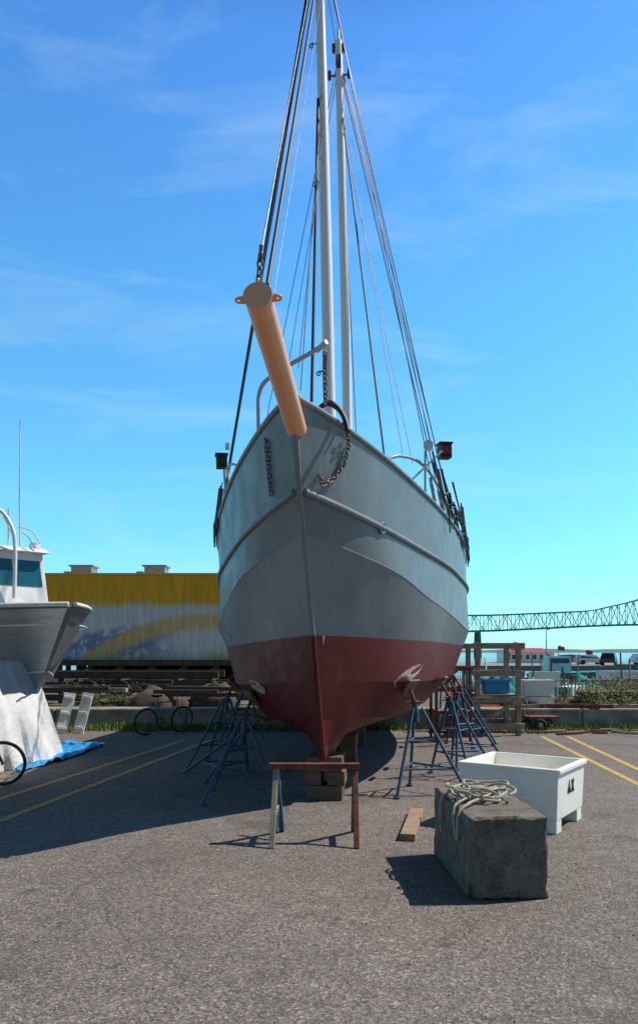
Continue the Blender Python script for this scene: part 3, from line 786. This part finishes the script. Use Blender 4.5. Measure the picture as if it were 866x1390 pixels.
def tote(px,D,w,h,z0=0,col='plastic',name='plastic_tote',tw=0):
    e=emp(name,place(wx(px,D),D,z0,tw)); mb=MB()
    t=.03
    for sg in (-1,1): mb.box((sg*(w/2-t/2),0,h/2),(t,w*.8,h)); mb.box((0,sg*(w*.4-t/2),h/2),(w-2*t-.004,t,h-.004))
    mb.box((0,0,.06),(w-.07,w*.8-.07,.05)); 
    for k in range(7): mb.box((-w/2+w*(k+.5)/7,-w*.4-.006,h*.5),(.02,.012,h*.8))
    mb.box((0,-w*.4-.01,h-.03),(w+.03,.03,.05)); mb.finish('tote_body',[col],e)
tote(727,18.6,.72,.4,.66); tote(672,15.9,.5,.3,.87,'btarp','blue_crate'); tote(660,19,.5,.5,-.1,'orange','orange_crate',.4)
tote(726,18.6,.75,.75,-.1); tote(748,19.4,.6,.6,-.1,'woodg','gray_tote',.2); tote(715,20.4,.8,.9,-.1,'plastic','plastic_tote',.3); tote(738,21,.8,1.3,-.1,'white','plastic_tote',-.2)
tote(770,22,1.2,.6,-.1,'btarp','blue_crate',.2); tote(812,24,1.0,.9,-.1,'woodg','gray_tote',.2); tote(842,30,1.5,1.1,-.1,'white','white_tote',.1); tote(862,33,1.4,1.3,-.1,'teal','teal_tote',.1)
e=emp('fishing_gear_pile'); mb=MB()
for i in range(34):
    px=random.uniform(640,866); D=random.uniform(19,27); x=wx(px,D); h=random.uniform(.5,1.75); mi=random.choice([0,1,2,3,0])
    mb.tube([(x,D,-.1),(x+random.uniform(-.25,.25),D+random.uniform(-.2,.2),h)],random.uniform(.012,.035),6,mi)
for i in range(60):
    px=random.uniform(640,866); D=random.uniform(19,27); x=wx(px,D); r=random.uniform(.07,.2)
    mb.mound((x,D,random.uniform(-.1,.5)),r,r,r*1.7,random.choice([1,3,4,5,6,2]),i,6,.2)
for i in range(60):
    px=random.uniform(640,866); D=random.uniform(20,28); x=wx(px,D)
    mb.box((x,D,random.uniform(0,.8)),(random.uniform(.2,1.1),random.uniform(.2,.6),random.uniform(.08,.5)),rot=random.uniform(-1,1),mi=random.choice([0,1,2,3,5,6,2,2]))
mb.finish('gear',['woodg','white','woodd','rust','orange','teal','btarp'],e)
for px,D,z in ((706,17.9,.0),(712,18.1,.22),(708,18,.44)):
    e=emp('old_tyre'); mb=MB(); mb.ring((wx(px,D),D,z+.1),(0,0,1),.25,.1,24,10); mb.finish('tyre',['tyre'],e)
e=emp('old_tyre'); mb=MB(); p=G(733,993); mb.ring((p.x,p.y,.14),(0.2,1,0),.10,.045,20,8); mb.tube([(p.x,p.y-.03,.14),(p.x,p.y+.03,.14)],.06,12,1); mb.finish('tyre',['tyre','steel'],e)
e=emp('hand_cart'); mb=MB(); x=p.x;y=p.y+.3
mb.box((x+.1,y,.3),(.7,.5,.04)); mb.tube([(x-.2,y-.2,.3),(x-.35,y-.2,1.0)],.015,6,1); mb.tube([(x-.2,y+.2,.3),(x-.35,y+.2,1.0)],.015,6,1); mb.tube([(x-.35,y-.2,1.0),(x-.35,y+.2,1.)],.015,6,1)
for sx_ in (-.15,.35): mb.ring((x+sx_,y+.28,.12),(0,1,0),.085,.035,16,6,2)
mb.finish('cart',['rust','steel','tyre'],e)
e=emp('driftwood_pile'); mb=MB()
for i in range(60):
    x=random.uniform(4.6,9.5); y=random.uniform(17.7,20.5); z=random.uniform(0,.5); l=random.uniform(.5,2.2); a=random.uniform(-.5,.5)
    mb.box((x,y,z),(l,random.uniform(.08,.2),random.uniform(.05,.12)),rot=a,mi=random.choice([0,1,2,0]))
for i in range(18):
    x=random.uniform(4.6,8.5); mb.box((x,17.2,.5),(random.uniform(.4,1.2),random.uniform(.1,.25),.08),rot=random.uniform(-.4,.4),mi=random.choice([0,1,3]))
for i in range(16):
    x=random.uniform(3.4,7.5); mb.box((x,random.uniform(15.6,16.6),.03),(random.uniform(.3,1.0),random.uniform(.05,.12),.04),rot=random.uniform(-.5,.5),mi=random.choice([0,1,3]))
mb.finish('planks',['wood','woodg','woodd','rust'],e)
e=emp('pipe_stack'); mb=MB()
for i in range(6): mb.tube([(wx(770,18.5)+.1*i,18.4,.5+.12*(i%3)),(wx(830,18.5)+.2*i,18.9,.5+.12*(i%3))],.05,10,i%2)
mb.finish('pipes',['rust','woodg'],e)
def shrub(c,rx,ry,h,n,seed,name='shrub'):
    random.seed(seed); e=emp(name,place(*c)); mb=MB()
    cl=[(random.uniform(-rx,rx),random.uniform(-ry,ry),random.uniform(.2,1)*h,random.uniform(.12,.3)) for _ in range(26)]
    for x,y,z,r in cl: mb.tube([(x*.3,y*.3,0),(x*.7,y*.7,z*.6),(x,y,z)],[.014,.009,.004],5,1)
    for _ in range(n):
        x,y,z,r=random.choice(cl); p=Vector((random.gauss(x,r*.7),random.gauss(y,r*.7),max(.02,random.gauss(z*.85,r*.7))))
        u=Vector((random.gauss(0,1),random.gauss(0,1),random.gauss(0,1))).normalized()*random.uniform(.02,.045); v=u.orthogonal().normalized()*.015
        mb.add([p-u,p+v,p+u,p-v],[(0,1,2,3)],0 if random.random()<.8 else 2)
    mb.finish('foliage',['leaf','woodd','grass'],e)
shrub((wx(848,18.4),18.4,-.1),1.1,.6,1.15,7000,11)
shrub((wx(800,18.8),18.8,-.1),.7,.5,.8,3600,12)
shrub((wx(905,18.2),18.2,-.1),1.2,.6,1.4,5500,13)
shrub((wx(150,24),24,-.1),1.2,.6,.7,1500,14)
random.seed(21)
# ---------------------------------------------------------------- far pier with cars/building
e=emp('far_pier'); mb=MB(); mb.box((62,112,-.35),(90,34,.7)); 
for i in range(30): mb.tube([(20+i*3,95.3,-2.6),(20+i*3,95.3,-.7)],.2,8,1)
mb.finish('deck',['conc','woodd'],e)
def car(px,D,col,l=4.6,h=1.6,rz=0):
    e=emp('parked_car',place(wx(px,D),D,0,rz)); mb=MB()
    prof=[(-.5,.28),(-.5,.55),(-.47,.62),(-.40,.95),(-.1,1.),(.12,.98),(.27,.64),(.46,.55),(.5,.4),(.5,.2),(-.5,.2)]
    V=[Vector((a*l,-.88*(1 if b<.65 else .82),b*h)) for a,b in prof]+[Vector((a*l,.88*(1 if b<.65 else .82),b*h)) for a,b in prof]; k=len(prof)
    mb.add(V,[tuple(range(k)),tuple(range(k,2*k))[::-1]]+[(i,(i+1)%k,k+(i+1)%k,k+i) for i in range(k)],0)
    for sg in (-1,1):
        mb.add([(-.40*l,sg*.885,.64*h),(.2*l,sg*.885,.64*h),(.1*l,sg*.75,.92*h),(-.36*l,sg*.75,.92*h)],[(0,1,2,3)],1)
        for x in (-.3*l,.31*l): mb.tube([(x,sg*.7,.33),(x,sg*.9,.33)],.33,18,2)
    mb.add([(.125*l,-.68,.95*h),(.125*l,.68,.95*h),(.275*l,.8,.66*h),(.275*l,-.8,.66*h)],[(0,1,2,3)],1)
    mb.finish('body',[col,'glass','tyre'],e)
car(826,98,'cardark',3.4,1.7,1.1); car(800,104,'carw',4.2,1.4); car(775,106,'red',4.2,1.4); car(880,100,'carw')
e=emp('red_roof_building'); D=118; xa,xb=wx(690,D),wx(752,D); mb=MB()
mb.box(((xa+xb)/2,D+4,.5+.35),(xb-xa,8,1.7),mi=0)
mb.hexa([(xa-.3,D-.3,1.7),(xa-.3,D+8.3,1.7),(xb+.3,D+8.3,1.7),(xb+.3,D-.3,1.7),(xa+1,D+3.5,2.4),(xa+1,D+4.5,2.4),(xb-1,D+4.5,2.4),(xb-1,D+3.5,2.4)],1)
for i in range(6): mb.box((xa+.8+i*1.1,D-.02,.95),(.5,.06,.7),mi=2)
mb.hexa([(xa+1,D+2,2.2),(xa+1,D+5,2.2),(xa+3,D+5,2.2),(xa+3,D+2,2.2),(xa+1.9,D+3,3.4),(xa+1.9,D+4,3.4),(xa+2.1,D+4,3.4),(xa+2.1,D+3,3.4)],1)
mb.finish('walls_and_roof',['white','red','glass'],e)
for px,D,h in ((741,95,4.6),(757,110,2.6),(795,110,2.)):
    e=emp('light_pole' if px==741 else 'flag_pole'); mb=MB(); mb.tube([(wx(px,D),D,-.1),(wx(px,D),D,h)],[.1,.05],8); mb.tube([(wx(px,D),D,h),(wx(px,D)+.5,D,h+.05)],.05,6)
    if px!=741: mb.add([(wx(px,D),D,h),(wx(px,D)+1.0,D+.1,h-.1),(wx(px,D)+1.0,D,h-.7),(wx(px,D),D,h-.6)],[(0,1,2,3)],1)
    mb.finish('pole',['steel','red'],e)
e=emp('moored_workboat'); mb=MB(); x=wx(765,80); 
mb.hexa([(x-3,79,-2.4),(x-3,82,-2.4),(x+3,82,-2.4),(x+3,79,-2.4),(x-3.4,78.6,-.6),(x-3.4,82.4,-.6),(x+4.2,82.4,-.3),(x+4.2,78.6,-.3)],0); mb.box((x-.6,80.5,.4),(2.4,2,1.8),mi=1); mb.box((x-.6,79.49,.8),(2.0,.03,.5),mi=2)
mb.finish('hull_and_cabin',['teal','white','glass'],e)
# bridge
e=emp('steel_truss_bridge'); D=620.; mb=MB()
top=pchip([(560,834),(640,835),(760,831),(800,829),(835,822),(875,812),(915,790),(955,812),(1000,826),(1200,835)])
bot=pchip([(560,858),(640,857),(866,848),(1200,845)])
npan=60; P0,P1=560,1200
for y in (D,D+12):
    tp=[];bp=[]
    for i in range(npan+1):
        px=P0+(P1-P0)*i/npan; a=W(px,top(px),D);b2=W(px,bot(px),D); tp.append(Vector((a.x,y,a.z)));bp.append(Vector((b2.x,y,b2.z)))
    for i in range(npan):
        mb.beam(tp[i],tp[i+1],.8,.8); mb.beam(bp[i],bp[i+1],.9,1.0); mb.beam(bp[i],tp[i],.45,.45)
        if i%2: mb.beam(bp[i],tp[i+1],.45,.45)
        else: mb.beam(tp[i],bp[i+1],.45,.45)
for i in range(npan):
    px=P0+(P1-P0)*(i+.5)/npan; b2=W(px,bot(px),D); mb.box((b2.x,D+6,b2.z+.5),((P1-P0)/npan/F*D,11,.8))
mb.finish('truss',['bgreen'],e)
mb=MB()
for px in (560,650,915,1100):
    b2=W(px,bot(px),D)
    for y in (D,D+12): mb.tube([(b2.x,y,-3),(b2.x,y,b2.z-.6)],[2.2,1.4],12)
    mb.box((b2.x,D+6,b2.z*.5),(1.5,10,1.5))
mb.finish('piers',['conc'],e)
mb=MB(); vs=[];fs=[]; n=160
for i in range(n+1):
    x=-4000+8000*i/n; h=14+16*abs(noise.noise(Vector((i*.09,1,1))))+5*noise.noise(Vector((i*.5,2,1)))
    vs+=[(x,4200,-3),(x,4300,h),(x,4900,-3)]
for i in range(n): a=3*i; fs+=[(a,a+3,a+4,a+1),(a+1,a+4,a+5,a+2)]
mb.add(vs,fs,0,True); mb.finish('far_hills',['hill'])
mb=MB()
for _ in range(1500):
    x=random.uniform(-5,5);y=random.uniform(3,12); r=random.uniform(.004,.011); c=Vector((x,y,r*.4))
    q=[c+Vector((random.uniform(.7,1.2)*r*a,random.uniform(.7,1.2)*r*b,random.uniform(.6,1)*r*cc)) for a,b,cc in ((1,0,0),(0,1,0),(-1,0,0),(0,-1,0),(0,0,1))]
    mb.add(q,[(0,1,4),(1,2,4),(2,3,4),(3,0,4)],0)
mb.finish('loose_gravel',['conc'])
# ---------------------------------------------------------------- light
el=math.radians(52); sd=Vector((.967,.255,0)); sdir=Vector((sd.x*math.cos(el),sd.y*math.cos(el),math.sin(el)))
sun=bpy.data.lights.new('sun','SUN'); sun.energy=5.0; sun.angle=math.radians(.5); sun.color=(1,.94,.85)
so=bpy.data.objects.new('sun',sun); scene.collection.objects.link(so); so.rotation_euler=sdir.to_track_quat('Z','Y').to_euler()
w=bpy.data.worlds.new('World'); scene.world=w; w.use_nodes=True; nt=w.node_tree
bg=nt.nodes['Background']; sky=N(nt,'ShaderNodeTexSky'); sky.sky_type='NISHITA'; sky.sun_disc=False
sky.sun_elevation=el; sky.sun_rotation=math.atan2(sd.x,sd.y); sky.air_density=1.0; sky.dust_density=.3; sky.ozone_density=2.0
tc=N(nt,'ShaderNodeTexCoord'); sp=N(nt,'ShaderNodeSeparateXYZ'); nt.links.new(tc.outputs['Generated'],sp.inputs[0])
tint=ramp(nt,sp.outputs[2],[(0,(.72,1.45,1.75)),(.22,(.80,1.75,1.85)),(.43,(.80,1.80,2.2)),(.64,(.72,1.55,2.3)),(.76,(.32,.5,.62))])  # sky tint; top stop dims the unseen zenith to cut ambient light
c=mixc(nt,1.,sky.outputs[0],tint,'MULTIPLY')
mr=N(nt,'ShaderNodeMapRange'); mr.inputs['From Min'].default_value=-.3; mr.inputs['From Max'].default_value=.3; mr.inputs['To Min'].default_value=.38; mr.inputs['To Max'].default_value=1.  # added dimming of the unseen sky behind the camera, deepens shade
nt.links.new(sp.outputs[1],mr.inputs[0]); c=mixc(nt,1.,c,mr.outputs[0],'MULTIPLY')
mp=N(nt,'ShaderNodeMapping'); mp.inputs['Scale'].default_value=(1.2,1.2,5.5); mp.inputs['Rotation'].default_value=(.15,.22,0); nt.links.new(tc.outputs['Generated'],mp.inputs[0])
nz=N(nt,'ShaderNodeTexNoise'); nz.inputs['Scale'].default_value=2.2; nz.inputs['Detail'].default_value=10; nz.inputs['Roughness'].default_value=.62; nz.inputs['Distortion'].default_value=.6; nt.links.new(mp.outputs[0],nz.inputs[0])
cf=ramp(nt,nz.outputs['Fac'],[(.5,0.),(.8,.30)])
c=mixc(nt,cf,c,(6.0,8.0,9.0))
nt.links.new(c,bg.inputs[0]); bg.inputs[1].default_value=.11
cd=bpy.data.cameras.new('camera'); cam=bpy.data.objects.new('camera',cd); scene.collection.objects.link(cam); scene.camera=cam
cam.location=(0,0,H); cam.rotation_euler=(math.pi/2,0,0); cd.sensor_fit='VERTICAL'; cd.sensor_height=36; cd.lens=36*F/1390; cd.shift_y=(HZ-695)/1390
cd.clip_end=20000; cd.clip_start=.05
scene.view_settings.view_transform='Standard'; scene.view_settings.look='None'; scene.view_settings.exposure=0
